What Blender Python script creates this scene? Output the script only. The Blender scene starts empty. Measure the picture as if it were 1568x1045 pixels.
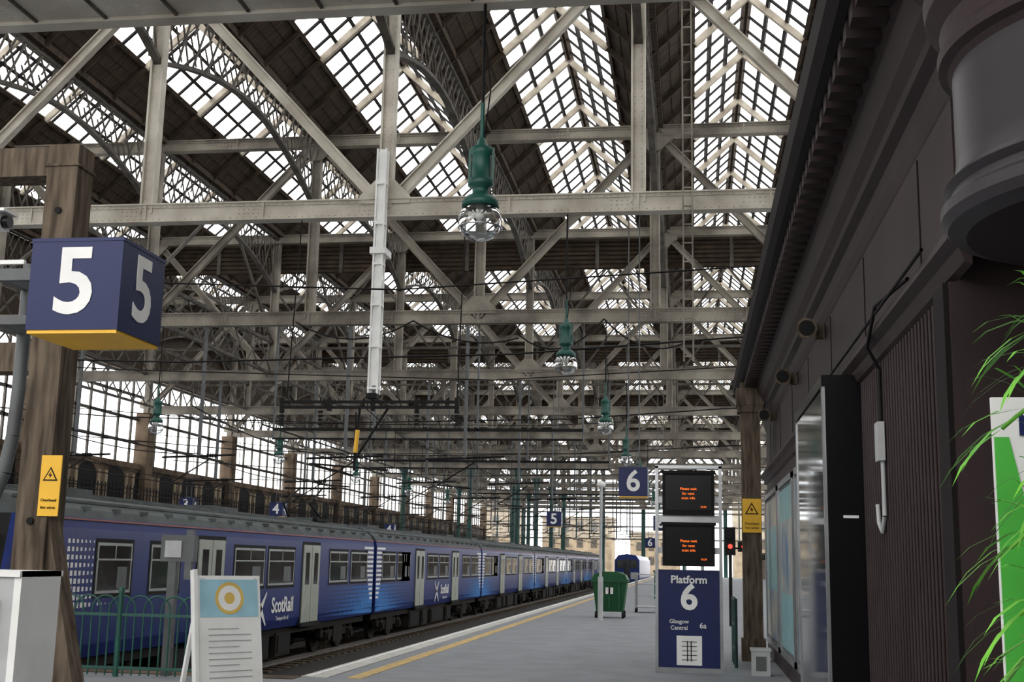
import bpy, math, random
from mathutils import Vector, Matrix
random.seed(7)
SC=bpy.context.scene
C=SC.collection
V=Vector
SC.view_settings.view_transform='Standard'
# ------------------------------------------------------------------ helpers
class M:
    def __init__(s): s.v=[];s.f=[];s.mi=[];s.sm=[]
    def add(s,vs,fs,mi=0,sm=False):
        o=len(s.v); s.v+= [tuple(a) for a in vs]
        for f in fs: s.f.append(tuple(i+o for i in f)); s.mi.append(mi); s.sm.append(sm)
    def box(s,x0,x1,y0,y1,z0,z1,mi=0):
        s.add([(x0,y0,z0),(x1,y0,z0),(x1,y1,z0),(x0,y1,z0),(x0,y0,z1),(x1,y0,z1),(x1,y1,z1),(x0,y1,z1)],
              [(0,3,2,1),(4,5,6,7),(0,1,5,4),(1,2,6,5),(2,3,7,6),(3,0,4,7)],mi)
    def beam(s,p,q,w,h,mi=0,up=(0,0,1)):
        p=V(p);q=V(q);ax=(q-p).normalized();up=V(up)
        sd=ax.cross(up)
        if sd.length<1e-3: sd=ax.cross(V((0,1,0)))
        sd.normalize();u=sd.cross(ax).normalized()
        a=sd*(w/2);b=u*(h/2)
        s.add([p-a-b,p+a-b,p+a+b,p-a+b,q-a-b,q+a-b,q+a+b,q-a+b],
              [(0,1,2,3),(4,7,6,5),(0,4,5,1),(1,5,6,2),(2,6,7,3),(3,7,4,0)],mi)
    def cyl(s,p,q,r,n=10,mi=0,r2=None,cap=True):
        p=V(p);q=V(q);r2=r if r2 is None else r2
        ax=(q-p).normalized();sd=ax.cross(V((0,0,1)))
        if sd.length<1e-3: sd=V((1,0,0))
        sd.normalize();u=sd.cross(ax)
        vs=[]
        for k,(c,rr) in enumerate(((p,r),(q,r2))):
            for i in range(n):
                a=2*math.pi*i/n; vs.append(c+(sd*math.cos(a)+u*math.sin(a))*rr)
        s.add(vs,[(i,(i+1)%n,n+(i+1)%n,n+i) for i in range(n)],mi,True)
        if cap: s.add(vs,[tuple(range(n))[::-1],tuple(range(n,2*n))],mi)
    def tube(s,pts,r,n=6,mi=0):
        for a,b in zip(pts[:-1],pts[1:]): s.cyl(a,b,r,n,mi,cap=False)
    def lathe(s,cx,cy,prof,n=20,mi=0,sm=True):
        vs=[]
        for r,z in prof:
            for i in range(n):
                a=2*math.pi*i/n; vs.append((cx+r*math.cos(a),cy+r*math.sin(a),z))
        fs=[]
        for j in range(len(prof)-1):
            for i in range(n):
                i2=(i+1)%n
                fs.append((j*n+i,j*n+i2,(j+1)*n+i2,(j+1)*n+i))
        s.add(vs,fs,mi,sm)
    def extr(s,prof,y0,y1,mi=0,closed=True,sm=False):
        n=len(prof)
        vs=[(x,y0,z) for x,z in prof]+[(x,y1,z) for x,z in prof]
        rng=range(n) if closed else range(n-1)
        s.add(vs,[(i,(i+1)%n,n+(i+1)%n,n+i) for i in rng],mi,sm)
        if closed: s.add(vs,[tuple(range(n))[::-1],tuple(range(n,2*n))],mi)
    def rivet(s,x,y,z,r=0.022,d=(0,-1,0),mi=0):
        c=V((x,y,z));d=V(d)
        a=V((r,0,0)) if abs(d.x)<.5 else V((0,r,0)); b=d.cross(a)
        s.add([c+a,c+b,c-a,c-b,c+d*r*.7],[(0,1,4),(1,2,4),(2,3,4),(3,0,4)],mi)
    def mesh(s,name,mats):
        me=bpy.data.meshes.new(name);me.from_pydata(s.v,[],s.f)
        for m in mats: me.materials.append(m)
        me.polygons.foreach_set('material_index',s.mi)
        me.polygons.foreach_set('use_smooth',s.sm)
        me.update();return me
    def obj(s,name,mats,parent=None,loc=(0,0,0),rot=(0,0,0)):
        return link(name,s.mesh(name,mats),parent,loc,rot)
def link(name,data,parent=None,loc=(0,0,0),rot=(0,0,0)):
    o=bpy.data.objects.new(name,data);C.objects.link(o)
    o.location=loc;o.rotation_euler=rot
    if parent: o.parent=parent
    return o
def empty(name,loc=(0,0,0),rot=(0,0,0)):
    o=link(name,None,None,loc,rot);o.empty_display_size=.3;return o
def text(body,size,loc,rot,mat,parent,bold=0.0,al='CENTER',name='lettering'):
    c=bpy.data.curves.new(name,'FONT');c.body=body;c.size=size;c.align_x=al;c.align_y='CENTER'
    c.extrude=0.002;c.offset=bold;c.materials.append(mat);c.resolution_u=4
    return link(name,c,parent,loc,rot)
FR=(math.pi/2,0,0); RT=(math.pi/2,0,math.pi/2)

def mat(name,c,rough=.6,metal=0,c2=None,scale=3,bump=0,emit=0,spec=None,detail=6,stretch=None):
    m=bpy.data.materials.new(name);m.use_nodes=True;nt=m.node_tree;N=nt.nodes;L=nt.links
    b=N['Principled BSDF'];b.inputs['Roughness'].default_value=rough;b.inputs['Metallic'].default_value=metal
    if spec is not None: b.inputs['Specular IOR Level'].default_value=spec
    b.inputs['Base Color'].default_value=(*c,1)
    if c2 is None: c2=tuple(x*.8 for x in c)
    tc=N.new('ShaderNodeTexCoord');mp=N.new('ShaderNodeMapping');no=N.new('ShaderNodeTexNoise');no.inputs['Scale'].default_value=scale
    no.inputs['Detail'].default_value=detail
    if stretch: mp.inputs['Scale'].default_value=stretch
    L.new(tc.outputs['Object'],mp.inputs[0]);L.new(mp.outputs[0],no.inputs['Vector'])
    r=N.new('ShaderNodeValToRGB');r.color_ramp.elements[0].position=.35;r.color_ramp.elements[1].position=.65
    r.color_ramp.elements[0].color=(*c2,1);r.color_ramp.elements[1].color=(*c,1)
    L.new(no.outputs['Fac'],r.inputs[0]);L.new(r.outputs[0],b.inputs['Base Color'])
    if bump:
        bp=N.new('ShaderNodeBump');bp.inputs['Strength'].default_value=bump;bp.inputs['Distance'].default_value=.02
        L.new(no.outputs['Fac'],bp.inputs['Height']);L.new(bp.outputs[0],b.inputs['Normal'])
    if emit:
        b.inputs['Emission Color'].default_value=(*c,1);b.inputs['Emission Strength'].default_value=emit
    return m
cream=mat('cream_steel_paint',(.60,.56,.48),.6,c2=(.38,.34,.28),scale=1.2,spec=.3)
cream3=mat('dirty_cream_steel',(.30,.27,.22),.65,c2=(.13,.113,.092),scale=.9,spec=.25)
cream2=mat('cream_timber',(.50,.44,.35),.7,c2=(.30,.25,.19),scale=2)
greyst=mat('sooty_steel',(.12,.108,.092),.7,c2=(.055,.048,.041),scale=2,spec=.2)
darkwood=mat('dark_sarking_boards',(.068,.047,.031),.85,c2=(.028,.020,.014),scale=2,stretch=(1,6,1),spec=.2)
bars=mat('glazing_bar_black',(.022,.019,.017),.7,spec=.2)
navy=mat('sign_navy',(.008,.016,.085),.4,c2=(.007,.014,.075),spec=.3)
yellow=mat('sign_yellow',(.90,.50,.02),.45,c2=(.82,.45,.02))
white=mat('white_paint',(.82,.82,.80),.5,c2=(.73,.73,.71))
offw=mat('light_grey_paint',(.46,.47,.47),.5,c2=(.36,.37,.37))
grey=mat('mid_grey_metal',(.10,.105,.11),.5,c2=(.07,.073,.075))
black=mat('black_gloss',(.005,.005,.006),.25,c2=(.004,.004,.005),spec=.2)
blackm=mat('black_matt',(.010,.009,.009),.7,spec=.2)
green=mat('teal_green_paint',(.008,.085,.062),.45,c2=(.006,.06,.044))
dgreen=mat('dark_teal_paint',(.010,.06,.050),.5,c2=(.008,.042,.034))
bingreen=mat('bin_green_plastic',(.008,.085,.027),.5,spec=.3)
timber=mat('weathered_timber',(.16,.125,.092),.9,c2=(.06,.046,.034),scale=4,bump=.6,stretch=(4,4,.5),spec=.12)
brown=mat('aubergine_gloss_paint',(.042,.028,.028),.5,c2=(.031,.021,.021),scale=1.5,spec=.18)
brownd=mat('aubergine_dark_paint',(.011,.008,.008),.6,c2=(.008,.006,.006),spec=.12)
bay=mat('bowed_bay_gloss_paint',(.042,.036,.040),.38,c2=(.030,.026,.028),scale=1.5,spec=.4)
plat=mat('platform_asphalt',(.245,.255,.275),.8,c2=(.20,.208,.222),scale=1.6,bump=.15,detail=12,spec=.3)
coping=mat('pale_coping',(.52,.51,.48),.8,c2=(.38,.37,.34),scale=4)
yline=mat('yellow_line_paint',(.62,.41,.14),.7,c2=(.38,.28,.14),scale=6)
ballast=mat('ballast',(.030,.026,.023),.95,c2=(.012,.011,.010),scale=12,bump=1,detail=10)
rail=mat('rail_steel',(.30,.27,.25),.35,metal=.8)
tbody=mat('train_navy',(.012,.029,.165),.3,c2=(.010,.025,.14),spec=.3)
troof=mat('train_roof_grey',(.085,.10,.10),.6,c2=(.05,.057,.057),scale=2,spec=.3)
tdoor=mat('train_door_grey',(.36,.38,.33),.45,c2=(.30,.32,.27))
tframe=mat('train_window_frame',(.36,.38,.37),.4)
tlight=mat('train_light_blue',(.02,.22,.64),.4)
tglass=mat('train_window_glass',(.016,.018,.020),.08,c2=(.05,.052,.048),scale=1.4)
under=mat('underframe_soot',(.012,.010,.009),.8,c2=(.025,.020,.016),scale=5,spec=.2)
orange=mat('cantrail_orange',(.30,.09,.07),.5)
brick=mat('sooty_sandstone',(.16,.115,.078),.9,c2=(.06,.043,.030),scale=1.1,bump=.3,spec=.2)
stone=mat('pale_sandstone',(.36,.29,.20),.9,c2=(.22,.17,.115),scale=.6)
porc=mat('porcelain',(.40,.40,.37),.3)
led=mat('led_orange',(1,.17,.01),.5,emit=1.3)
red=mat('signal_red',(1,.03,.02),.5,emit=4)
ltblue=mat('notice_light_blue',(.34,.58,.68),.5)
gold=mat('emblem_gold',(.70,.48,.12),.5)
teal=mat('poster_teal',(.22,.42,.44),.4)
bgreen=mat('banner_green',(.07,.48,.05),.5)
leafm=mat('palm_leaf',(.17,.52,.03),.45,c2=(.09,.36,.02),scale=8)
potm=mat('terracotta_pot',(.22,.09,.05),.8)
posterp=mat('poster_print',(.48,.43,.32),.4,c2=(.08,.18,.30),scale=1.6)
chrome=mat('brushed_aluminium',(.42,.43,.44),.3,metal=.85)

def glassmat(name,tr,tint):
    m=bpy.data.materials.new(name);m.use_nodes=True;nt=m.node_tree;N=nt.nodes;L=nt.links
    N.remove(N['Principled BSDF']);o=N['Material Output']
    t=N.new('ShaderNodeBsdfTransparent');l=N.new('ShaderNodeBsdfTranslucent');x=N.new('ShaderNodeMixShader')
    t.inputs[0].default_value=(*tint,1);l.inputs[0].default_value=(*tint,1);x.inputs[0].default_value=1-tr
    L.new(t.outputs[0],x.inputs[1]);L.new(l.outputs[0],x.inputs[2]);L.new(x.outputs[0],o.inputs[0]);return m
roofglass=glassmat('frosted_roof_glass',.5,(.93,.95,.97))
endglass=glassmat('end_screen_glass',.92,(.93,.95,.97))
def clearglass(name,fac=.12,tint=(.95,.97,.98)):
    m=bpy.data.materials.new(name);m.use_nodes=True;nt=m.node_tree;N=nt.nodes;L=nt.links
    N.remove(N['Principled BSDF']);o=N['Material Output']
    t=N.new('ShaderNodeBsdfTransparent');g=N.new('ShaderNodeBsdfGlossy');x=N.new('ShaderNodeMixShader');lw=N.new('ShaderNodeLayerWeight')
    lw.inputs[0].default_value=fac*3;g.inputs['Roughness'].default_value=.05;t.inputs[0].default_value=(*tint,1)
    L.new(lw.outputs['Facing'],x.inputs[0]);L.new(t.outputs[0],x.inputs[1]);L.new(g.outputs[0],x.inputs[2]);L.new(x.outputs[0],o.inputs[0]);return m
globeglass=clearglass('lamp_globe_glass',.22,(.90,.92,.92))

# ------------------------------------------------------------------ camera
yaw,pitch,roll=math.radians(8.56),math.radians(10.34),.02
cam=bpy.data.cameras.new('camera');cam.sensor_width=36;cam.lens=42.5;cam.clip_end=1000;cam.clip_start=.05
co=link('camera',cam,None,(0,0,1.7))
co.rotation_euler=(Matrix.Rotation(yaw,3,'Z')@Matrix.Rotation(math.pi/2+pitch,3,'X')@Matrix.Rotation(roll,3,'Z')).to_euler()
SC.camera=co
# ------------------------------------------------------------------ world (bright overcast)
w=bpy.data.worlds.new('overcast_sky');SC.world=w;w.use_nodes=True
N=w.node_tree.nodes;L=w.node_tree.links;bg=N['Background']
tc=N.new('ShaderNodeTexCoord');sx=N.new('ShaderNodeSeparateXYZ');rp=N.new('ShaderNodeValToRGB')
L.new(tc.outputs['Generated'],sx.inputs[0]);L.new(sx.outputs[2],rp.inputs[0]);L.new(rp.outputs[0],bg.inputs[0])
rp.color_ramp.elements[0].position=0;rp.color_ramp.elements[0].color=(.86,.86,.86,1)
rp.color_ramp.elements[1].position=.35;rp.color_ramp.elements[1].color=(1,.985,.96,1)
bg.inputs[1].default_value=4.3

# ------------------------------------------------------------------ roof structure
PX=5.85; SY=12.6; Y0=26.35; ZB=9.7; ZT=16.0
nodes=[-7+PX*i for i in range(-4,4)]; idx=list(range(-4,4))
XL,XR=nodes[0],nodes[-1]
def truss_mesh(rivets):
    m=M()
    for zc,h in ((ZB,.42),(ZT,.36)):
        m.box(XL,XR,-.10,.10,zc-h/2,zc+h/2)
        for s in (-1,1):
            m.box(XL,XR,-.17,.17,zc+s*h/2-.018,zc+s*h/2+.018)
            m.box(XL,XR,-.125,.125,zc+s*(h/2-.05)-.04,zc+s*(h/2-.05)+.04)
        if rivets:
            x=XL
            while x<XR:
                for s in (-1,1):
                    m.rivet(x,-.125,zc+s*(h/2-.055),.03)
                x+=.16
            x=XL
            while x<XR:
                m.box(x-.025,x+.025,-.15,.15,zc-h/2,zc+h/2); x+=PX/2
                for q in range(6):
                    for r2 in (-.05,.05): m.rivet(x-.6+.12*q,-.10,zc+r2,.03)
    for i,x in zip(idx,nodes):
        for s in (-1,1): m.box(x+s*.14-.025,x+s*.14+.025,-.13,.13,ZB,ZT)
        m.box(x-.14,x+.14,-.03,.03,ZB,ZT)
        if rivets:
            z=ZB+.2
            while z<ZT:
                for s in (-1,1): m.rivet(x+s*.08,-.03,z,.025)
                z+=.18
        zc=ZB if i%2==0 else ZT
        sg=1 if i%2==0 else -1
        for y in (-.145,.12):
            m.add([(x-.6,y,zc+sg*.1),(x+.6,y,zc+sg*.1),(x+.6,y,zc+sg*.28),(x+.2,y,zc+sg*.7),(x-.2,y,zc+sg*.7),(x-.6,y,zc+sg*.28)],
                  [(0,1,2,3,4,5)])
    for a in range(len(idx)-1):
        x0,x1=nodes[a],nodes[a+1]
        z0,z1=(ZB,ZT) if idx[a]%2==0 else (ZT,ZB)
        p=V((x0,0,z0));q=V((x1,0,z1))
        n=(q-p).normalized().cross(V((0,1,0)))
        m.beam(p,q,.05,.22,up=n)
        for s in (-1,1): m.beam(p+n*s*.11,q+n*s*.11,.2,.035,up=n)
    return m
rootR=empty('train_shed_roof_trusses')
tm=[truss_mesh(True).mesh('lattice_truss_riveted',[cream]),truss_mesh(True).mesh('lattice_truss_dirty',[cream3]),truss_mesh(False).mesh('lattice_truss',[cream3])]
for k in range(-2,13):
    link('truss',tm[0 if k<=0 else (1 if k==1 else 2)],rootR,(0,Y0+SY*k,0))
m=M()
m.box(XL,XR,-.06,.06,12.0,12.12)
for i in range(len(nodes)-1):
    m.beam((nodes[i],0,12.06),(nodes[i]+PX/2,0,ZT),.08,.10);m.beam((nodes[i]+PX/2,0,ZT),(nodes[i+1],0,12.06),.08,.10)
sec=m.mesh('secondary_bracing',[greyst])
for k in range(2,12): link('secondary_bracing',sec,rootR,(0,Y0+SY*(k+.5),0))
# longitudinal lattice girders over the left-hand platforms
m=M()
for x in (nodes[0]+.6,nodes[1],nodes[2]):
    for z in (ZB+.1,ZB+1.5): m.box(x-.07,x+.07,0,SY,z-.06,z+.06)
    n=8
    for j in range(n):
        a=SY*j/n;b=SY*(j+1)/n
        m.beam((x,a,ZB+.1),(x,b,ZB+1.5),.04,.07);m.beam((x,a,ZB+1.5),(x,b,ZB+.1),.04,.07)
    m.beam((x,0,ZB+1.5),(x,SY/2,ZT),.09,.12);m.beam((x,SY,ZB+1.5),(x,SY/2,ZT),.09,.12)
lg=m.mesh('longitudinal_girder',[greyst])
for k in range(1,12): link('longitudinal_lattice_girder',lg,rootR,(0,Y0+SY*k,0))
m=M()
for x in nodes:
    dep=lambda y:1.1+1.35*abs((y-SY/2)/(SY/2))**1.8
    n=14; pts=[(SY*j/n) for j in range(n+1)]
    m.beam((x,0,ZT+.02),(x,SY,ZT+.02),.22,.12)
    for j in range(n):
        a,b=pts[j],pts[j+1]
        m.beam((x,a,ZT-dep(a)),(x,b,ZT-dep(b)),.20,.10)
        m.beam((x-.05,a,ZT),(x-.05,b,ZT-dep(b)),.03,.07)
        m.beam((x+.05,a,ZT-dep(a)),(x+.05,b,ZT),.03,.07)
        mid=(a+b)/2
        m.beam((x-.05,a,ZT-dep(a)*.5),(x-.05,mid,ZT-dep(b)),.03,.05)
        m.beam((x+.05,a,ZT-dep(a)*.5),(x+.05,mid,ZT),.03,.05)
lat=m.mesh('valley_lattice',[greyst])
for k in range(-2,12): link('valley_lattice_girder',lat,rootR,(0,Y0+SY*k,0))
RH=2.7; TB=.42
def roof_mesh():
    m=M()
    for a in range(len(nodes)-1):
        for (xv,xr) in ((nodes[a],nodes[a]+PX/2),(nodes[a+1],nodes[a]+PX/2)):
            zv=ZT+.15;zr=zv+RH
            P=lambda t:(xv+(xr-xv)*t,zv+(zr-zv)*t)
            up=V((-(zr-zv),0,(xr-xv)));up=up if up.z>0 else -up;up.normalize()
            def along(t,w,h,mi,off=0):
                x,z=P(t);o=up*off
                m.beam((x+o.x,0,z+o.z),(x+o.x,SY,z+o.z),w,h,mi,up=up)
            x0,z0=P(0);x1,z1=P(TB)
            m.add([(x0,0,z0),(x0,SY,z0),(x1,SY,z1),(x1,0,z1)],[(0,1,2,3)],1)
            along(TB,.14,.16,1);along(.61,.11,.10,2);along(.80,.11,.10,2);along(.98,.14,.18,1)
            for t in (.1,.2,.3): along(t,.03,.04,1)
            x1,z1=P(TB);x2,z2=P(1);o=up*.06
            m.add([(x1+o.x,0,z1+o.z),(x1+o.x,SY,z1+o.z),(x2+o.x,SY,z2+o.z),(x2+o.x,0,z2+o.z)],[(0,1,2,3)],3)
            y=.525
            while y<SY:
                m.beam((x1,y,z1),(x2,y,z2),.105,.06,2,up=up); y+=1.05
            for j in range(6):
                y=j*2.1+.02; o=up*-.12
                m.beam((x0+o.x,y,z0+o.z),(x1+o.x,y,z1+o.z),.10,.16,1,up=up)
                if j%2==0: m.beam((x1+o.x,y,z1+o.z),(x2+o.x,y,z2+o.z),.13,.20,0,up=up)
    for x in nodes: m.box(x-.28,x+.28,0,SY,ZT+.1,ZT+.3,1)
    return m
rm=roof_mesh().mesh('ridge_and_furrow_roof_bay',[cream2,darkwood,bars,roofglass])
roofE=empty('ceiling')
for k in range(-3,12): link('glazed_roof_bay',rm,roofE,(0,Y0+SY*k,0))
m=M()
for j in range(7): m.box(XL,XR,0.0,.06,14.55+j*.2,14.68+j*.2,0)
m.box(XL,XR,.07,.09,14.5,15.9,0)
for x in nodes:
    m.box(x-.08,x+.08,-.06,.0,14.5,15.9,1); m.box(x+PX/2-.08,x+PX/2+.08,-.06,.0,14.5,15.9,1)
lv=m.mesh('louvre_board',[darkwood,greyst])
for k in (2,4,6,8): link('louvre_boarding',lv,rootR,(0,Y0+SY*k+.4,0))

m=M()
m.box(-14,.6,11.2,13.5,8.43,8.52,0)
m.box(-14,.6,13.5,13.72,8.38,8.95,0);m.box(-14,.6,11.2,11.35,8.38,8.95,0)
x=-14
while x<.6:
    m.box(x-.02,x+.02,11.3,13.5,8.40,8.43,1)
    x+=.95
x=-14
while x<.6:
    m.rivet(x,13.4,8.42,.02,(0,0,-1));m.rivet(x,13.2,8.42,.02,(0,0,-1)); x+=.18
m.obj('overhead_box_girder',[cream,greyst],rootR)

# ------------------------------------------------------------------ floors & tracks
m=M();m.box(-5.6,10.5,-8,176.5,-1.1,0,0);m.box(-30.3,-5.6,-8,17.4,-1.1,0,0)
m.box(-5.6,-5.2,17.4,176,-.12,.012,1);m.box(-4.92,-4.70,17.4,176,0,.008,2);m.box(-10,-5.6,17.0,17.4,0,.012,4)
m.box(-5.52,-5.46,17.4,176,.008,.018,3)
m.box(-30.3,-13.2,17.4,176,-1.1,0,0);m.box(-13.6,-13.2,17.4,176,0,.01,1)
m.obj('floor',[plat,coping,yline,white,brick])
m=M();m.box(-13.2,-5.6,17.4,176.5,-1.3,-1.08,0);m.obj('track_bed',[ballast])
m=M();m.box(-80,80,178.5,330,-1.4,-1.3,0);m.obj('ground',[ballast])
for cx in (-7.35,-11.4):
    m=M()
    for s in (-.7175,.7175):
        m.box(cx+s-.035,cx+s+.035,18,176,-.97,-.92,1);m.box(cx+s-.01,cx+s+.01,18,176,-1.04,-.97,1);m.box(cx+s-.07,cx+s+.07,18,176,-1.05,-1.02,1)
    y=18
    while y<150: m.box(cx-1.25,cx+1.25,y,y+.25,-1.079,-1.04,0);y+=.65
    m.obj('railway_track',[timber,rail])

# ------------------------------------------------------------------ side walls & end screen
def side_wall(X,s,name,y0,hb,rail_z):
    m=M()
    yb=Y0+SY*12
    m.box(min(X,X+s*.5),max(X,X+s*.5),y0,yb,0,hb,0)
    m.box(min(X-s*.12,X+s*.5),max(X-s*.12,X+s*.5),y0,yb,hb-.3,hb,0)
    m.box(min(X-s*1.2,X+s*.1),max(X-s*1.2,X+s*.1),y0,yb,0,rail_z,0)
    m.box(min(X-s*1.3,X+s*.1),max(X-s*1.3,X+s*.1),y0,yb,rail_z-.15,rail_z,0)
    y=y0
    while y<yb:
        m.box(X-s*1.15-.02,X-s*1.15+.02,y,y+.05,rail_z,rail_z+.95,2);y+=.4
    m.box(X-s*1.15-.03,X-s*1.15+.03,y0,yb,rail_z+.75,rail_z+.81,2)
    y=Y0-SY*3
    while y<=yb+.1:
        if y>=y0-1:
            m.box(min(X-s*.35,X+s*.5),max(X-s*.35,X+s*.5),y-.45,y+.45,0,ZB-.2,0)
            m.box(X-.15,X+.15,y-.2,y+.2,ZB-.2,ZT,1)
        y+=SY
    y=Y0-SY*3+3.1
    while y<yb:
        if y>y0:
            pts=[(y-1,rail_z+.1),(y+1,rail_z+.1),(y+1,hb-.9)]+[(y+math.cos(math.radians(a)),hb-.9+.6*math.sin(math.radians(a))) for a in range(20,180,20)]+[(y-1,hb-.9)]
            m.add([(X-s*.02,py,pz) for py,pz in pts],[tuple(range(len(pts)))],2)
            m.box(min(X-s*.08,X),max(X-s*.08,X),y-1.3,y-1.05,rail_z,hb-.6,4);m.box(min(X-s*.08,X),max(X-s*.08,X),y+1.05,y+1.3,rail_z,hb-.6,4)
        y+=SY/4
    y=y0
    while y<yb: m.box(X-.05+s*.3,X+.05+s*.3,y-.07,y+.07,hb,ZT,5);y+=SY/8
    z=hb+1.2
    while z<ZT: m.box(X-.05+s*.3,X+.05+s*.3,y0,yb,z-.08,z+.08,5);z+=1.3
    m.box(min(X+s*.2,X+s*.45),max(X+s*.2,X+s*.45),y0,yb,11.6,ZT,6)
    m.add([(X+s*.4,y0,hb),(X+s*.4,yb,hb),(X+s*.4,yb,ZT+.2),(X+s*.4,y0,ZT+.2)],[(0,1,2,3)],3)
    m.obj(name,[brick,cream3,blackm,roofglass,stone,greyst,darkwood])
side_wall(XL,-1,'wall_left',-8,6.6,4.3)
side_wall(XR,1,'wall_right',26,4.0,2.5)
m=M();m.box(XL,XR,-11.7,-11.3,0,5.5,0);m.obj('light_block_wall_back',[brick])  # unseen wall added behind the camera to hold back sky light
m=M();m.box(XR,XR+.4,-11.3,25.5,0,15.9,0);m.obj('light_block_wall_right',[brick])  # unseen wall added to close off daylight from the right
YE=Y0+SY*12+.6
m=M()
for i,x in enumerate(nodes):
    m.box(x-.28,x+.28,YE-.3,YE+.3,-1.1 if -13<x<-5.6 else 0,ZT,0)
for x in [XL+PX/3*j for j in range(22)]:
    m.box(x-.09,x+.09,YE-.1,YE+.1,5.2,ZT,0)
for z in (5.2,7,9,11.5,14): m.box(XL,XR,YE-.12,YE+.12,z-.1,z+.1,1)
m.add([(XL,YE+.1,5.2),(XR,YE+.1,5.2),(XR,YE+.1,ZT+2.5),(XL,YE+.1,ZT+2.5)],[(0,1,2,3)],2)
m.obj('wall_far',[dgreen,cream3,endglass])
m=M()
for yy,xs in ((102,(-24.5,-18.7,-14.6)),(114.6,(-14.6,)),(127.2,(-24.5,-18.7,-14.6)),(139.8,(-14.6,-18.7))):
    for x in xs:
        m.cyl((x,yy,0),(x,yy,ZB-.2),.22,12,0);m.cyl((x,yy,0),(x,yy,.9),.3,12,0);m.cyl((x,yy,ZB-1.1),(x,yy,ZB-.2),.22,12,0,r2=.45)
m.obj('cast_iron_columns',[dgreen])
m=M()
for (x0,x1,y,h) in ((-95,-58,215,21),(-55,-34,235,15),(-32,-17,262,11),(-15,-3,300,9),(8,40,240,17)):
    m.box(x0,x1,y,y+12,-1.2,h,0)
    x=x0+1.5
    while x<x1-1.5:
        z=1.5
        while z<h-2: m.box(x,x+1.3,y-.05,y+.05,z,z+2,1);z+=3.4
        x+=3
    m.box(x0-.3,x1+.3,y-.4,y+12.3,h,h+.5,0)
m.obj('distant_stone_buildings',[stone,greyst])

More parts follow.
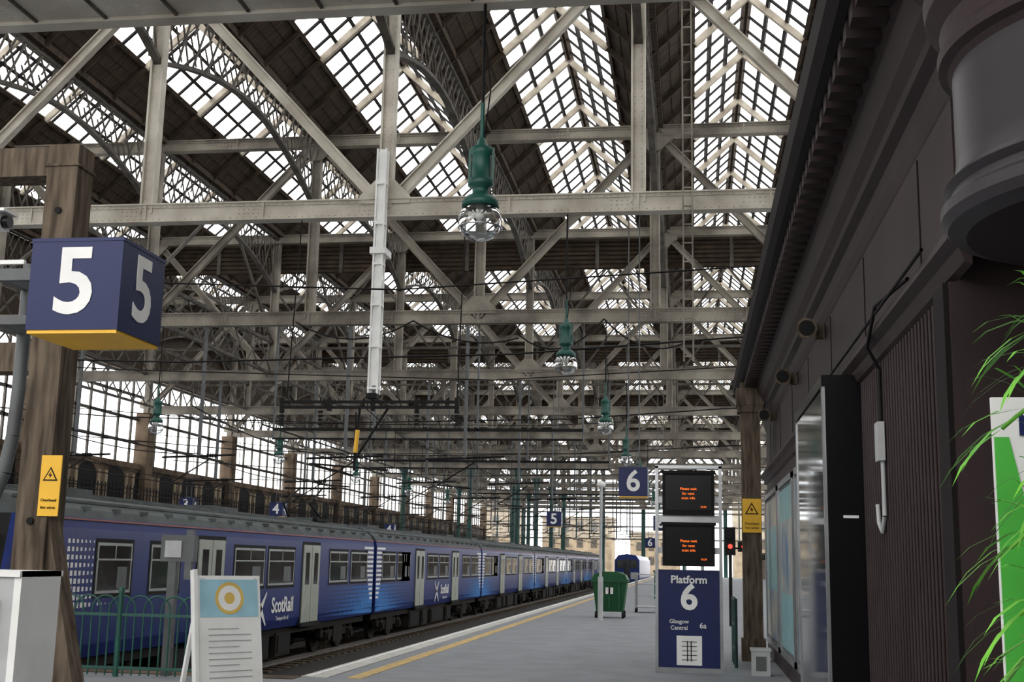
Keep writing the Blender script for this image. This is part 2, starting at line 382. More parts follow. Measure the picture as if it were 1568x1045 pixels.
# ------------------------------------------------------------------ train
XS=-10.0
def car(y0,y1,cab=False):
    m=M()
    half=[(0.06,-.02),(0,.2),(0,2.1),(-.05,2.28)]
    roofh=[(-.05,2.28),(-.14,2.42),(-.38,2.58),(-.75,2.70),(-1.4,2.75)]
    R=[(XS+x,z) for x,z in half]; Lf=[(2*XS-2.8-x,z) for x,z in R][::-1]
    m.extr([(XS-.06,-.02)]+R[1:]+Lf[:-1]+[(XS-2.74,-.02)],y0,y1,0)
    Rr=[(XS+x,z) for x,z in roofh];Lr=[(2*XS-2.8-x,z) for x,z in Rr][::-1]
    m.extr(Rr+Lr[1:],y0+.02,y1-.02,1,sm=False)
    for dx,z in ((-.3,2.56),(-.6,2.67),(-.95,2.74)):
        m.box(XS+dx-.015,XS+dx+.015,y0,y1,z-.02,z+.02,1)
    y=y0+.9
    while y<y1-.5:
        m.box(XS-.20,XS-.03,y,y+.03,2.40,2.475,1);y+=1.1
    for j in range(3):
        yy=y0+3+j*(y1-y0-6)/2; m.box(XS-1.8,XS-.95,yy-.8,yy+.8,2.68,2.84,1)
    m.box(XS-.06,XS-.008,y0,y1,2.235,2.265,3)
    m.box(XS-2.3,XS-.5,y1-.01,y1+.22,.0,2.3,4)
    def win(a,b,z0=1.02,z1=1.88):
        m.box(XS-.03,XS+.012,a,b,z0,z1,6)
        m.box(XS-.03,XS+.016,a+.05,b-.05,z0+.05,z1-.05,5)
        m.box(XS-.03,XS+.022,a,b,z1-.30,z1-.27,6)
        m.box(XS-.03,XS+.022,(a+b)/2-.012,(a+b)/2+.012,z1-.30,z1,6)
        m.box(XS-.03,XS+.006,a-.07,b+.07,z0-.07,z1+.07,4)
        m.box(XS+.016,XS+.019,a+(b-a)*.58,a+(b-a)*.86,z0+.08,z0+.45,2)
    def door(a,b):
        m.box(XS-.03,XS+.004,a-.08,b+.08,.0,2.10,4)
        c=(a+b)/2
        for (p,q) in ((a,c-.02),(c+.02,b)):
            m.box(XS-.03,XS+.03,p,q,.04,2.02,11)
            m.box(XS-.03,XS+.036,p+.18,q-.18,1.0,1.82,5)
        m.box(XS-.02,XS+.07,a-.1,b+.1,-.06,.02,4)
    e=y1
    for a,b in ((-2.6,-.8),(-4.75,-2.95),(-9.75,-7.85),(-11.95,-10.05),(-16.2,-14.9),(-18.3,-17.0) if cab else (-18.9,-17.1)):
        win(e+a,e+b)
    if not cab: win(e-16.8,e-14.95)
    door(e-7.15,e-5.75);door(e-14.0,e-12.6)
    if cab:
        m.box(XS-.03,XS+.01,y0+.6,y0+1.1,.1,2.0,0);m.box(XS-.03,XS+.02,y0+.7,y0+1.0,1.1,1.85,5)
        m.add([(XS,y0,-.02),(XS-2.8,y0,-.02),(XS-2.7,y0-.5,1.1),(XS-.1,y0-.5,1.1),(XS-.2,y0-.12,2.28),(XS-2.6,y0-.12,2.28)],
              [(0,3,2,1),(3,4,5,2)],4)
        m.add([(XS,y0,-.02),(XS-.1,y0-.5,1.1),(XS-.2,y0-.12,2.28),(XS-.05,y0,2.28),(XS,y0,1.1)],[(0,1,4),(1,2,3,4)],0)
        m.box(XS-2.5,XS-.3,y0-.46,y0-.3,1.2,2.0,5)
    def dots(ye,d,mi,nx,nz,z0=.12,zs=.12,sc=.078):
        for i in range(nx):
            for j in range(nz):
                s=sc*(1-i/nx)*(1-.45*j/nz)
                if s<.008: continue
                yy=ye+d*(.12+i*.14);zz=z0+j*zs
                m.add([(XS+.004,yy-s,zz-s),(XS+.004,yy+s,zz-s),(XS+.004,yy+s,zz+s),(XS+.004,yy-s,zz+s)],[(0,1,2,3)],mi)
    dots(y1,-1,8,44,7)
    if not cab: dots(y0,1,8,40,7)
    for j in range(12):
        ln=.30+.07*j
        m.box(XS-.01,XS+.006,y1-ln-.05,y1-.05,.45+j*.14,.52+j*.14,9)
        if not cab: m.box(XS-.01,XS+.006,y0+.05,y0+.05+ln,.45+j*.14,.52+j*.14,9)
    if cab:
        dots(y0+1.2,1,9,13,9,.85,.13,.06)
    m.box(XS-2.6,XS-.2,y0+.3,y1-.3,-.22,-.02,10)
    for a,b in ((5.5,7.2),(7.6,8.6),(9.2,11.6),(12.1,13.2)):
        m.box(XS-.85,XS-.15,y0+a,y0+b,-.72,-.15,10);m.box(XS-.16,XS-.12,y0+a+.1,y0+b-.1,-.65,-.22,4)
    for yb in (y0+2.9,y1-2.9):
        m.box(XS-.42,XS-.25,yb-1.6,yb+1.6,-.50,-.32,10);m.box(XS-.42,XS-.22,yb-.45,yb+.45,-.66,-.2,10)
        m.box(XS-2.4,XS-.4,yb-.2,yb+.2,-.6,-.2,10)
        for d in (-1.15,1.15):
            for xx in (XS-.62,XS-2.06):
                m.cyl((xx-.07,yb+d,-.50),(xx+.07,yb+d,-.50),.42,20,10)
            m.box(XS-.42,XS-.18,yb+d-.16,yb+d+.16,-.62,-.34,10);m.cyl((XS-.18,yb+d,-.48),(XS-.12,yb+d,-.48),.11,10,10)
            for q in (-.32,.32): m.cyl((XS-.32,yb+d+q,-.42),(XS-.32,yb+d+q,-.18),.08,8,10)
    return m
tmats=[tbody,troof,grey,orange,blackm,tglass,tframe,yellow,tlight,white,under,tdoor]
train=empty('commuter_train')
car(17.3,37.9,True).obj('carriage',tmats,train)
mm=car(38.25,57.9).mesh('carriage',tmats)
for i in range(5): link('carriage',mm,train,(0,20.0*i,0))
m=M()
lx=XS+.012
def stripq(a,b,wd):
    d=V((b[0]-a[0],b[1]-a[1]));n=V((-d.y,d.x)).normalized()*wd
    m.add([(lx,a[0]-n.x,a[1]-n.y),(lx,a[0]+n.x,a[1]+n.y),(lx,b[0]+n.x*.3,b[1]+n.y*.3),(lx,b[0]-n.x*.3,b[1]-n.y*.3)],[(0,1,2,3)],0)
for k in range(2):
    yb=27.75+k*20
    for a in ((-.38,-.38),(.38,-.38),(-.38,.38),(.38,.38)): stripq((yb,.48),(yb+a[0],.48+a[1]),.09)
m.obj('saltire_emblem',[white],train)
for k in range(2):
    text('ScotRail',.50,(XS+.014,29.3+20*k,.53),RT,white,train,.012)
    text('Transport for all',.14,(XS+.014,29.3+20*k,.22),RT,white,train)
m=M();y=35.2;z=2.8
for s in (-.5,.5):
    m.beam((XS-1.4+s,y,z),(XS-1.4+s*.8,y-1.0,z+.45),.05,.05);m.beam((XS-1.4+s*.8,y-1.0,z+.45),(XS-1.4+s*.7,y+.3,z+.95),.04,.04)
m.box(XS-2.2,XS-.6,y+.2,y+.4,z+.93,z+.98);m.box(XS-2.0,XS-.8,y-.8,y+.5,z-.05,z+.03)
m.obj('pantograph',[blackm],train)
m=M();cx=-7.35;yy=140
m.extr([(cx-1.4,-.3),(cx+1.4,-.3),(cx+1.4,2.1),(cx+1.0,2.65),(cx,2.8),(cx-1.0,2.65),(cx-1.4,2.1)],yy,yy+35,0)
m.box(cx-1.15,cx-.35,yy-.04,yy,1.2,2.1,1);m.box(cx+.35,cx+1.15,yy-.04,yy,1.2,2.1,1);m.box(cx-.3,cx+.3,yy-.06,yy,.1,2.2,1)
m.box(cx-1.25,cx-.4,yy-.05,yy,.0,.75,2);m.box(cx+.4,cx+1.25,yy-.05,yy,.0,.75,2);m.box(cx-1.2,cx+1.2,yy+.3,yy+34,-.9,-.3,3)
m.obj('arriving_train',[tbody,tglass,offw,under])

# ------------------------------------------------------------------ lamps
def lamp(x,y,z,ztop):
    e=empty('hanging_globe_lamp',(x,y,z))
    m=M()
    m.lathe(0,0,[(.02,1.02),(.05,.98),(.07,.90),(.13,.88),(.13,.80),(.11,.78),(.12,.50),(.155,.48),(.155,.41),(.10,.38),(.10,.31),(.16,.28),(.215,.22),(.22,.15),(.17,.15)],20,0)
    m.cyl((0,0,.95),(0,0,1.45),.026,8,0)
    for s in (-1,1): m.box(s*.14-.014,s*.14+.014,-.014,.014,.42,.88,0)
    m.obj('green_lamp_housing',[green],e)
    m=M()
    pr=[(.165,.16)]
    for j in range(13):
        a=math.radians(42+j*(138/12)); pr.append((.26*math.sin(a),-.02+.25*math.cos(a)))
    m.lathe(0,0,pr,24,0)
    m.obj('globe_glass',[globeglass],e)
    m=M();m.lathe(0,0,[(0.04,.2),(.055,.1),(.05,.02),(.02,-.05),(.001,-.06)],12,0);m.lathe(0,0,[(.245,-.09),(.265,-.10),(.245,-.11)],24,1)
    m.lathe(0,0,[(.168,.17),(.18,.16),(.168,.145)],20,1)
    m.obj('bulb_and_band',[porc,chrome],e)
    m=M();m.cyl((0,0,1.4),(0,0,ztop-z),.02,6,0);m.tube([(0.02,0,.95),(.09,0,1.6),(.03,0,2.2),(0,0,2.3)],.009,4,0);m.obj('suspension_cable',[blackm],e)
for k in range(-1,7):
    if k==-1: lamp(-2.45,Y0-SY-.2,5.66,8.38)
    else: lamp(-2.75,Y0+SY*k,6.05,ZB-.2)
for k in range(1,6): lamp(-18.1,Y0+SY*k,6.0,ZB-.2)

# ------------------------------------------------------------------ overhead line equipment
ole=empty('overhead_line_equipment')
m=M()
x,y=-7.0,25.95
for s in (-.10,.10):
    for t in (-.10,.10): m.box(x+s-.02,x+s+.02,y+t-.02,y+t+.02,5.3,11.0,0)
m.box(x-.065,x+.065,y-.065,y+.065,5.5,11.0,0)
z=5.4
while z<11.0:
    m.box(x-.125,x+.125,y-.125,y+.125,z,z+.05,0);z+=.95
m.box(x-.18,x+.18,y-.18,y+.4,8.5,8.65,0)
m.box(x-.14,x+.1,y-.12,y+.12,5.20,5.32,1)
for dz in (0,.12): m.box(x-2.15,x+1.95,y-.04,y+.04,4.98+dz,5.04+dz,1)
for s in (-2.1,-1,.0,1,1.9): m.box(x+s-.04,x+s+.04,y-.06,y+.06,4.93,5.22,1)
for s in (-2.1,-1.2,1.0,1.9):
    for q in range(4): m.cyl((x+s,y,4.88-.09*q),(x+s,y,4.93-.09*q),.06,8,1)
for s in (-2.0,1.9): m.cyl((x+s,y,5.2),(x+s,Y0,ZB-.2),.016,5,1)
m.cyl((x-.3,y,5.0),(x-.38,y,3.6),.03,6,1);m.cyl((x+.35,y,5.0),(x-.3,y,3.95),.03,6,1)
m.cyl((x-.33,y,4.5),(x-.36,y,4.0),.05,8,3)
m.cyl((x-1.4,y,3.75),(x+.4,y,3.62),.025,6,1);m.cyl((x-1.4,y,3.75),(x-.4,y,3.5),.025,6,1)
m.cyl((x-.38,y,4.9),(x-.38,y,3.6),.02,6,1)
m.obj('drop_post_and_crossbar',[white,blackm,porc,yellow],ole)
m=M()
for k in range(1,11):
    y=Y0+SY*k
    for x in (-7.35,-11.4,-16.5,-21):
        m.box(x-.05,x+.05,y-.05,y+.05,5.0,ZB-.2,2)
        m.cyl((x-1.3,y,4.95),(x+1.3,y,5.05),.04,6,0);m.cyl((x-.9,y,4.1),(x+.4,y,4.9),.025,5,0);m.cyl((x-.9,y,4.1),(x+.2,y,4.02),.025,5,0)
        for q in range(4): m.cyl((x+.3+.09*q,y,5.02),(x+.34+.09*q,y,5.02),.07,8,0)
    if k in (1,2,4):
        m.box(-14,-3.5,y+.2,y+.28,5.9,6.0,0);m.box(-14,-3.5,y+.2,y+.28,5.6,5.66,0)
        for x in (-14,-10.5,-7,-3.5): m.box(x-.03,x+.03,y+.2,y+.28,5.6,ZB-.2,2)
for x in (-7.35,-11.4,-16.5,-21):
    m.cyl((x,20,3.95),(x,170,3.95),.016,4,0)
    for k in range(11):
        y=Y0+SY*k
        pts=[(x,y+SY*t/8,4.75+.35*(2*t/8-1)**2) for t in range(9)]
        m.tube(pts,.016,4,0)
        for t in (2,4,6): m.cyl((x,y+SY*t/8,3.95),pts[t],.008,4,0)
for k in range(0,9):
    y=Y0+SY*k+.5
    m.tube([(-29,y,6.9+.2*math.sin(k)),(-20,y,6.4),(-12,y,6.2),(-4,y,6.35),(1,y,6.7),(9,y,7.0)],.022,4,0)
    if k<4:
        m.tube([(-29,y-3,8.1),(-18,y-3,7.4+.3*math.cos(k)),(-6,y-3,7.2),(9,y-3,8.0)],.018,4,0)
for (x0,x1,z0,z1,sag) in ((-5.5,-2.75,8.9,9.4,.7),(-2.75,-.2,9.4,8.6,.5),(-13,-9,9.4,9.4,.6),(-9,-5.5,9.4,8.8,.4)):
    m.tube([(x0+(x1-x0)*t/8,Y0+SY-1,z0+(z1-z0)*t/8-sag*4*(t/8)*(1-t/8)) for t in range(9)],.026,4,0)
m.obj('catenary_wires',[blackm,porc,grey],ole)
m=M();x,y=-.05,25.9
for s in (-.10,.10): m.box(x+s-.018,x+s+.018,y-.03,y+.03,6.0,16.05,0)
z=6.1
while z<16: m.box(x-.10,x+.10,y-.02,y+.02,z,z+.03,0);z+=.42
m.obj('cable_ladder_riser',[cream3])

# ------------------------------------------------------------------ cube platform signs
def cube_sign(digit,xr,y,zc,s,hz,hang=None):
    e=empty('platform_number_sign',(xr-s/2,y+s/2,zc))
    h=s/2
    m=M();m.box(-h,h,-h,h,-hz/2,hz/2,0);m.box(-h+.008,h-.008,-h+.008,h-.008,-hz/2-.022,-hz/2+.001,1)
    m.box(-h-.004,h+.004,-h-.004,h+.004,hz/2-.015,hz/2+.008,0)
    m.box(-.1,.1,-.1,.1,hz/2,hz/2+.06,2)
    for sx in (-1,1):
        for zz in (-.4,.4): m.rivet(sx*h*.9,-h,zz*hz,.006,mi=2)
    m.obj('sign_box',[navy,yellow,grey],e)
    text(digit,hz*1.02,(0,-h-.004,0),FR,white,e,.018*s,name='numeral_front')
    text(digit,hz*1.02,(h+.004,0,0),RT,white,e,.018*s,name='numeral_side')
    if hang:
        m=M()
        for q in (-.12,.12): m.cyl((q,0,hz/2),(q,0,hang-zc),.014,6,0)
        m.obj('hanger_rods',[grey],e)
    return e
s5=cube_sign('5',-3.56,7.0,3.38,.62,.59)
m=M();m.box(-.73,-.31,-.03,.03,.10,.18,0);m.box(-.73,-.31,-.03,.03,-.2,-.14,0)
m.tube([(-.71,.35,.30),(-.71,.35,-.6),(-.72,.35,-.9),(-.76,.35,-1.15),(-.86,.35,-1.45),(-.98,.35,-1.75),(-1.02,.35,-2.0),(-1.02,.35,-3.38)],.045,12,0)
m.beam((-.71,.37,.14),(-.71,0,.14),.06,.06);m.beam((-.71,.37,-.17),(-.71,0,-.17),.06,.06)
m.obj('support_pole',[grey],s5)
cube_sign('6',-.95,26.4,3.45,.62,.62,ZB-.2)
cube_sign('6',-1.0,51.55,3.4,.62,.6,ZB-.2);cube_sign('5',-5.5,51.55,3.5,.62,.6,ZB-.2)
cube_sign('4',-17.8,51.55,3.75,.62,.6,ZB-.2);cube_sign('6',-2.3,76.8,3.0,.62,.6,ZB-.2)
cube_sign('3',-22.0,51.55,3.9,.62,.6,ZB-.2);cube_sign('4',-19.0,76.75,3.6,.62,.6,ZB-.2)

# ------------------------------------------------------------------ timber gallows post, warning sign
m=M()
px,py=-5.38,9.5
m.box(px-.14,px+.14,py-.14,py+.14,0,5.2,0)
m.box(px-2.6,px-.1,py-.13,py+.13,4.92,5.18,0)
m.box(px-.155,px+.155,py-.155,py+.155,5.0,5.02,0)
m.beam((px+.0,py,2.1),(px+.52,py,.0),.2,.20,0)
m.box(px-2.6,px-.1,py-.12,py+.12,3.2,3.45,0)
m.cyl((px,py-.16,4.6),(px,py-.14,4.6),.03,8,1);m.cyl((px,py-.16,1.95),(px,py-.14,1.95),.03,8,1)
m.obj('timber_gantry_post',[timber,blackm])
def warn(x,y,z,w,h):
    e=empty('overhead_line_warning_sign',(x,y,z))
    m=M();m.box(-w/2,w/2,-.012,0,-h/2,h/2,0)
    t=w*.42;zc=h*.16
    def tri(r,yy,mi): m.add([(0,yy,zc+r),(-r*.88,yy,zc-r*.55),(r*.88,yy,zc-r*.55)],[(0,1,2)],mi)
    tri(t,-.014,1);tri(t*.72,-.016,0)
    m.add([(.02*w,-.018,zc+t*.45),(-.10*w,-.018,zc+t*.0),(0,-.018,zc+t*.02),(-.03*w,-.018,zc-t*.32),(.10*w,-.018,zc+t*.14),(0.01*w,-.018,zc+t*.12)],[(0,1,2,5),(2,3,4,5)],1)
    m.obj('sign_plate',[yellow,blackm],e)
    text('Overhead',w*.19,(0,-.015,-h*.24),FR,blackm,e);text('live wires',w*.19,(0,-.015,-h*.36),FR,blackm,e)
warn(px+.15,py-.145,2.24,.18,.50)
m=M();m.box(-4.3,-3.48,5.95,6.35,0,1.57,0);m.box(-3.48,-3.44,5.95,6.35,0,1.60,1);m.box(-4.3,-3.44,5.93,6.37,1.57,1.60,1)  # white right side paints in the light falling on the grey cabinet
m.box(-4.2,-3.55,5.935,5.95,.15,1.45,0);m.cyl((-3.6,5.90,.9),(-3.6,5.93,.9),.03,10,1)
m.obj('equipment_cabinet',[offw,white])
m=M();m.box(-5.15,-4.82,7.6,7.75,3.95,4.06,0);m.box(-5.2,-4.77,7.58,7.77,4.06,4.08,0);m.cyl((-4.82,7.67,4.0),(-4.77,7.67,4.0),.045,10,1);m.cyl((-5.0,7.67,3.95),(-5.0,7.67,3.70),.02,6,0)
m.box(-5.03,-4.63,7.66,7.69,3.69,3.72,0);m.obj('security_camera',[white,black])

# ------------------------------------------------------------------ green hooped fence
m=M();fy=16.55
def hooprun(xa,xb,y,h=1.05):
    n=int((xb-xa)/.13);xs=[xa+.13*i for i in range(n)]
    for i,x in enumerate(xs): m.cyl((x,y,0.02),(x,y,h-.13),.014,6)
    for i in range(0,n-3,2):
        x0=xs[i];x1=xs[i+3];r=(x1-x0)/2;cx=(x0+x1)/2
        m.tube([(cx-r*math.cos(math.pi*t/8),y,h-.13+r*math.sin(math.pi*t/8)) for t in range(9)],.014,5)
    m.box(xa,xb,y-.015,y+.015,.10,.14);m.box(xa,xb,y-.015,y+.015,h-.22,h-.18)
    for x in (xa,(xa+xb)/2,xb): m.cyl((x,y,0),(x,y,h+.12),.04,8);m.lathe(x,y,[(.05,h+.12),(.05,h+.16),(.001,h+.2)],8)
hooprun(-9.75,-6.3,fy)
m.obj('green_hoop_fence',[green])
m=M();m.box(-7.62,-7.12,16.85,17.0,1.60,1.98,0);m.box(-7.50,-7.38,16.86,16.98,0,1.6,0);m.box(-7.25,-7.15,16.86,16.95,1.35,2.06,0)
m.box(-7.55,-7.3,16.83,16.85,1.66,1.9,1);m.obj('buffer_stop_light',[grey,offw])
# A-board notice
e=empty('notice_board_stand',(-4.54,12.0,-.02),(0,0,math.radians(50)))
m=M()
tilt=math.radians(-10)
def rb(x0,x1,y0,y1,z0,z1,mi):
    vs=[(x,y*math.cos(tilt)-z*math.sin(tilt),y*math.sin(tilt)+z*math.cos(tilt)) for z in (z0,z1) for (x,y) in ((x0,y0),(x1,y0),(x1,y1),(x0,y1))]
    m.add(vs,[(0,3,2,1),(4,5,6,7),(0,1,5,4),(1,2,6,5),(2,3,7,6),(3,0,4,7)],mi)
rb(-.36,.36,0,.04,.05,1.54,0);rb(-.33,.33,-.004,0,1.12,1.50,1)
for j in range(12): rb(-.24,.24 if j%3 else .1,-.006,0,1.0-.06*j,1.008-.06*j,2)
n=16
def ring(r0,r1,mi,yy):
    vs=[]
    for i in range(n):
        a=2*math.pi*i/n
        for r in (r0,r1):
            x=r*math.cos(a);z=1.31+r*math.sin(a);vs.append((x,yy*math.cos(tilt)-z*math.sin(tilt),yy*math.sin(tilt)+z*math.cos(tilt)))
    m.add(vs,[(2*i,2*i+1,(2*i+3)%(2*n),(2*i+2)%(2*n)) for i in range(n)],mi)
ring(.13,.165,3,-.008);ring(.001,.06,3,-.008);ring(.06,.13,0,-.007)
m.beam((-.3,.65,.02),(-.3,.27,1.5),.04,.04,0);m.beam((.3,.65,.02),(.3,.27,1.5),.04,.04,0)
rb(-.40,-.36,-.02,.06,.04,1.60,0)
m.obj('board',[white,ltblue,offw,gold],e)

# ------------------------------------------------------------------ platform information totem
e=empty('platform_information_totem',(-.06,20.2,0))
m=M()
m.box(-.49,.49,-.06,.06,0.06,1.62,0);m.box(-.54,-.49,-.08,.08,0,3.3,1);m.box(.49,.54,-.08,.08,0,3.3,1);m.box(-.54,.54,-.08,.08,3.26,3.31,1)
m.box(-.49,.49,-.07,.07,0,.08,1);m.box(-.49,.49,-.03,.03,2.38,2.50,1)
for z0,z1 in ((1.68,2.36),(2.50,3.20)):
    m.box(-.42,.42,-.16,.14,z0,z1,2);m.box(-.37,.37,-.168,-.16,z0+.08,z1-.06,3);m.box(-.49,-.42,-.03,.03,z0+.2,z0+.3,1);m.box(.42,.49,-.03,.03,z0+.2,z0+.3,1)
    m.box(-.44,.44,-.18,-.14,z1-.03,z1+.02,2)
m.box(-.2,.2,-.066,-.06,.12,.58,4)
for q in (-.03,.03): m.box(q-.008,q+.008,-.07,-.066,.18,.5,2)
for j in range(5): m.box(-.12,.12,-.07,-.066,.2+.07*j,.21+.07*j,2)
m.obj('frame_and_panels',[navy,chrome,blackm,black,white],e)
text('Platform',.17,(0,-.066,1.46),FR,white,e,.004);text('6',.56,(0,-.066,1.17),FR,white,e,.016)
text('Glasgow',.09,(-.16,-.066,.80),FR,white,e,.001);text('Central',.09,(-.16,-.066,.70),FR,white,e,.001);text('6a',.12,(.22,-.066,.74),FR,white,e,.001)
for z0 in (1.66,2.50):
    for j,t in enumerate(('Please wait','for next','train info')): text(t,.06,(0,-.172,z0+.42-.075*j),FR,led,e,.0)
    text('10:24',.045,(.24,-.172,z0+.13),FR,led,e,.0)
# ------------------------------------------------------------------ platform furniture
e=empty('wheeled_waste_bin',(-2.6,39.5,0))
m=M()
m.add([(-.42,-.45,.2),(.42,-.45,.2),(.42,.45,.2),(-.42,.45,.2),(-.54,-.55,1.15),(.54,-.55,1.15),(.54,.55,1.15),(-.54,.55,1.15)],
      [(0,3,2,1),(4,5,6,7),(0,1,5,4),(1,2,6,5),(2,3,7,6),(3,0,4,7)],0)
m.box(-.58,.58,-.6,.6,1.12,1.2,0)
m.extr([(-.56,1.2),(.56,1.2),(.5,1.34),(.25,1.44),(-.25,1.44),(-.5,1.34)],-.58,.58,0)
for x in (-.42,.42):
    for y in (-.4,.4): m.cyl((x-.04,y,.1),(x+.04,y,.1),.1,12,1);m.box(x-.03,x+.03,y-.05,y+.05,.1,.22,1)
for x in (-.3,0,.3): m.box(x-.03,x+.03,-.57,-.5,.3,1.12,0)
m.box(-.62,-.56,-.3,.3,.9,.96,1);m.box(-.12,.12,-.57,-.56,.75,.95,2)
m.obj('bin_body',[bingreen,blackm,white],e)
for (x,y) in ((-2.75,37.2),(.25,31.5),(-.3,55)):
    m=M();m.cyl((x,y,0),(x,y,4.0),.045,10,0);m.cyl((x,y,0),(x,y,1.3),.08,10,0);m.lathe(x,y,[(.001,3.98),(.12,4.0),(.14,4.06),(.12,4.14),(.001,4.2)],12,1);m.obj('camera_mast',[offw,white])
m=M()
for x in (-2.0,-1.2):
    for y in (44,44.9): m.cyl((x,y,.1),(x,y,1.35),.025,6,0);m.cyl((x-.03,y,.08),(x+.03,y,.08),.08,10,1)
for z in (.2,.6,1.0,1.33):
    for y in (44,44.9): m.cyl((-2,y,z),(-1.2,y,z),.018,6,0)
    for x in (-2.0,-1.2): m.cyl((x,44,z),(x,44.9,z),.018,6,0)
m.box(-2,-1.2,44,44.9,.18,.22,0)
m.obj('luggage_trolley',[chrome,blackm])
m=M();m.box(-1.9,-1.3,62,62.6,0,1.3,0);m.box(-1.95,-1.25,61.95,62.65,1.3,1.4,0);m.box(-1.8,-1.4,61.98,62.0,.9,1.15,1);m.obj('litter_bin',[green,blackm])
m=M();sx0=1.08
m.cyl((sx0,36,0),(sx0,36,2.2),.05,8,0);m.box(sx0-.15,sx0+.15,35.9,36.1,2.0,2.8,0);m.cyl((sx0,35.88,2.25),(sx0,35.9,2.25),.065,12,1);m.cyl((sx0,35.8,2.55),(sx0,35.9,2.55),.09,12,0);m.box(sx0+.22,sx0+.5,35.9,36.1,2.1,2.4,0)
m.cyl((sx0+.36,35.88,2.25),(sx0+.36,35.9,2.25),.04,12,1);m.cyl((sx0+.1,36,2.2),(sx0+.3,36,2.2),.03,6,0)
m.obj('railway_signal',[blackm,red])
m=M()
for y in (21.4,22.2,22.8): m.cyl((.72,y,0),(.72,y,1.15),.03,8,0)
for z in (.3,.7,1.12): m.cyl((.72,21.4,z),(.72,22.8,z),.025,8,0)
for j in range(7): m.cyl((.72,21.5+.19*j,.3),(.72,21.5+.19*j,1.1),.01,5,0)
m.obj('platform_barrier',[dgreen])
m=M();m.box(.92,1.2,20.0,20.3,0,.38,0);m.box(.9,1.22,19.98,20.32,.38,.42,0);m.box(.98,1.14,19.99,20.0,.08,.3,1);m.obj('socket_bollard',[offw,grey])

# ------------------------------------------------------------------ right-hand station building
XW=1.5
m=M();m.box(XW,4.5,6.95,25,0,5.1,0);m.obj('wall_station_building',[brown])
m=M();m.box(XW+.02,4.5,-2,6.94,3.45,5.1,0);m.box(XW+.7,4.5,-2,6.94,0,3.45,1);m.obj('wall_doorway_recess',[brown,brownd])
m=M();m.box(.95,4.6,-2,25.2,5.26,5.4,0);m.obj('canopy_roof',[brownd])
m=M()
prof=[(1.50,4.40),(1.49,4.42),(1.46,4.5),(1.44,4.62),(1.37,4.66),(1.36,4.72),(1.30,4.80),(1.24,4.98),(1.20,5.02),(1.20,5.12),(1.50,5.12)]
m.extr(prof,-2,25.1,0)
m.extr([(.86,5.22),(.84,5.38),(.90,5.42),(.94,5.42),(.94,5.24),(1.22,5.24),(1.22,5.12),(.98,5.12),(.92,5.14)],-2,25.2,1)
m.extr([(1.50,3.62),(1.45,3.60),(1.44,3.55),(1.38,3.52),(1.37,3.46),(1.43,3.42),(1.46,3.34),(1.50,3.32)],6.6,25.1,0)
m.extr([(1.50,3.18),(1.47,3.17),(1.47,3.10),(1.50,3.09)],14.2,25.1,0)
m.extr([(1.50,0),(1.46,0),(1.46,.22),(1.48,.25),(1.50,.25)],7.0,25,0)
y=8.0
while y<25:
    m.box(1.492,1.50,y,y+.02,3.66,4.38,1);y+=2.6
m.obj('trim_1',[brown,brownd])
m=M();y=-1.9
while y<22.8: m.box(.985,1.20,y,y+.16,5.0,5.12,0);y+=.30
m.obj('trim_2',[brown])
m=M();y=7.4
while y<10.9:
    m.cyl((XW-.012,y,.26),(XW-.012,y,3.31),.012,6,0,cap=False);m.box(XW-.004,XW,y+.04,y+.055,.26,3.31,1);y+=.12
m.box(XW-.05,XW,6.96,7.35,0.26,3.31,0);m.box(XW-.08,XW,7.0,7.28,.26,3.31,1)
m.obj('trim_3',[brown,brownd])
m=M()
m.lathe(2.12,5.6,[(.001,3.24),(.85,3.24),(.93,3.27),(.96,3.31),(.96,3.36),(.92,3.39),(.91,3.43),(.94,3.46),(.90,3.50)],96,0,False)
m.lathe(2.12,5.6,[(.90,3.50),(.885,3.56),(.88,3.6),(.88,4.02)],96,0,True)
m.lathe(2.12,5.6,[(.88,4.02),(.90,4.05),(.94,4.07),(.945,4.12),(.92,4.15),(.93,4.24),(.99,4.32),(1.0,4.40),(.97,4.44),(1.02,4.58),(1.10,4.64),(1.11,4.8),(1.15,5.0)],96,1,False)
m.obj('bowed_bay',[bay,brown])  # bowed wall bay over the doorway, with its mouldings
m=M();m.box(.92,1.27,23,23.35,0,5.12,0);m.box(.86,1.33,22.94,23.41,4.55,4.68,0);m.box(.84,1.35,22.92,23.43,4.68,5.0,0);m.box(.88,1.31,22.96,23.39,0,.4,0)
m.obj('canopy_timber_post',[timber])
warn(1.09,22.955,2.62,.34,.62)
dglass=mat('display_glass',(.14,.15,.15),.06,metal=.5,c2=(.06,.07,.08),scale=1.2)
m=M();m.box(1.18,1.499,11,13.9,.15,3.4,0);m.box(1.165,1.18,11.15,13.8,.3,3.28,1);m.box(1.155,1.18,11.02,11.10,.15,3.4,2);m.box(1.155,1.18,13.8,13.9,.15,3.4,2)
m.box(1.15,1.18,11.0,13.9,3.3,3.4,0);m.box(1.31,1.44,10.985,11,2.13,2.155,3);m.box(1.22,1.46,11.1,13.8,0,.15,0)
m.obj('digital_advertising_display',[black,dglass,chrome,white])
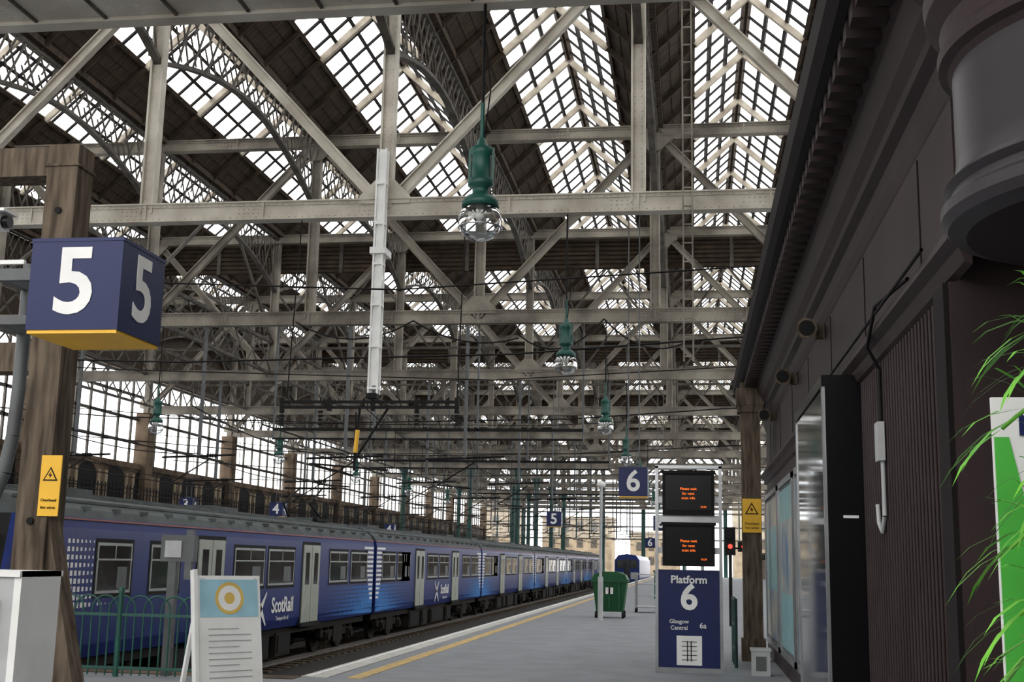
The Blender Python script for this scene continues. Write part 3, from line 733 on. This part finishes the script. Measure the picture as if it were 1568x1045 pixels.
for (a,b,i) in ((14.6,17.4,0),(17.8,20.6,1),(21.0,24.3,2)):
    m=M();m.box(1.43,1.499,a,b,.3,3.05,0);m.box(1.40,1.44,a,a+.07,.3,3.05,1);m.box(1.40,1.44,b-.07,b,.3,3.05,1);m.box(1.40,1.44,a,b,2.96,3.05,1);m.box(1.40,1.44,a,b,.3,.39,1)
    m.box(1.422,1.43,a+.12,b-.12,.45,2.9,2 if i!=1 else 3);m.box(1.418,1.422,a+.3,b-.3,1.3,2.4,3 if i!=1 else 2)
    m.obj('poster_case',[grey,chrome,posterp,teal])
for (x,y,z) in ((1.28,13.8,4.33),(1.28,17.5,4.35),(1.28,22.0,4.35)):
    m=M();m.cyl((x,y-.22,z),(x,y,z),.115,18,0,r2=.06);m.cyl((x,y,z),(x,y+.12,z),.06,12,0)
    m.cyl((x,y-.225,z),(x,y-.19,z),.09,16,1);m.box(x-.01,1.42,y-.02,y+.04,z-.02,z+.02,2);m.box(1.40,1.48,y-.05,y+.07,z-.08,z+.08,0)
    m.obj('horn_loudspeaker',[timber,blackm,gold])
m=M();m.box(1.42,1.47,9.6,9.78,2.52,2.82,0);m.tube([(1.46,9.7,2.82),(1.46,9.7,3.25),(1.36,9.6,3.40),(1.34,9.0,3.6),(1.44,8.2,3.62)],.014,6,1)
m.tube([(1.46,9.66,2.52),(1.46,9.66,2.1),(1.46,9.8,1.98),(1.46,9.95,2.05),(1.46,10.0,2.2)],.018,6,0)
m.tube([(1.35,7.2,3.56),(1.35,14,3.56)],.012,6,1)
m.obj('electrical_conduit',[offw,blackm])
# banner stand
e=empty('promotional_banner',(1.18,3.45,0))
m=M();m.box(-.365,.28,0,.02,.08,2.17,0)
pr=[]
for j in range(15):
    z=2.06-j*.13;pr.append((-.325+.05*math.sin(j*.45)+.004*j,z))
vs=[(-.364,-.003,z) for _,z in pr]+[(x,-.003,z) for x,z in pr];n=len(pr)
m.add(vs,[(i,i+n,i+n+1,i+1) for i in range(n-1)],1)
m.box(-.38,.30,-.1,.12,0,.08,2)
m.obj('banner_sheet',[white,bgreen,grey],e)
text('NEW',.075,(-.30,-.005,2.09),FR,navy,e,.003,al='LEFT');text('fares',.11,(-.26,-.005,1.95),FR,navy,e,.003,al='LEFT')
# palm
e=empty('potted_palm',(.99,2.92,0))
m=M();m.lathe(0,0,[(.001,.0),(.13,.0),(.19,.38),(.21,.38),(.21,.44),(.18,.44),(.17,.40),(.001,.38)],20,0);m.obj('pot',[potm],e)
m=M()
def frond(az,height,reach,droop,n=16):
    pts=[]
    for i in range(n+1):
        t=i/n
        r=reach*(.15*t+.85*t**2);z=.4+(height-.4)*math.sin(min(1,t*1.15)*math.pi/2)-droop*max(0,t-.6)**2*2
        pts.append(V((r*math.cos(az),r*math.sin(az),z)))
    m.tube([tuple(p) for p in pts],.005,5,0)
    for i in range(8,n+1):
        p=pts[i];d=(pts[i]-pts[i-1]).normalized();sd=d.cross(V((0,0,1))).normalized()
        for s in (-1,1):
            Ln=.20*(1-.4*abs((i/n)-.75));wd=.006
            dirv=(d*1.0+sd*s*.45+V((0,0,.15))).normalized()
            nn=dirv.cross(V((0,0,1)))
            nn=(nn.normalized() if nn.length>1e-3 else V((1,0,0)))*wd
            a=p;b=p+dirv*Ln*.45;c=p+dirv*Ln*.8+V((0,0,-.02));t4=p+dirv*Ln+V((0,0,-.05))
            m.add([a,b-nn,b+nn,c-nn*.8,c+nn*.8,t4],[(0,1,2),(1,3,4,2),(3,5,4)],0)
for az,h,r,dr in ((180,2.12,.28,.3),(168,2.32,.20,.2),(200,2.22,.24,.2),(150,1.85,.28,.3),(215,1.92,.26,.3),(120,2.4,.15,.1),(185,1.70,.27,.3),(260,2.1,.2,.2),(172,1.50,.27,.3),(190,2.0,.20,.3),(160,1.62,.22,.3)):
    frond(math.radians(az),h,r,dr)
m.obj('fronds',[leafm],e)
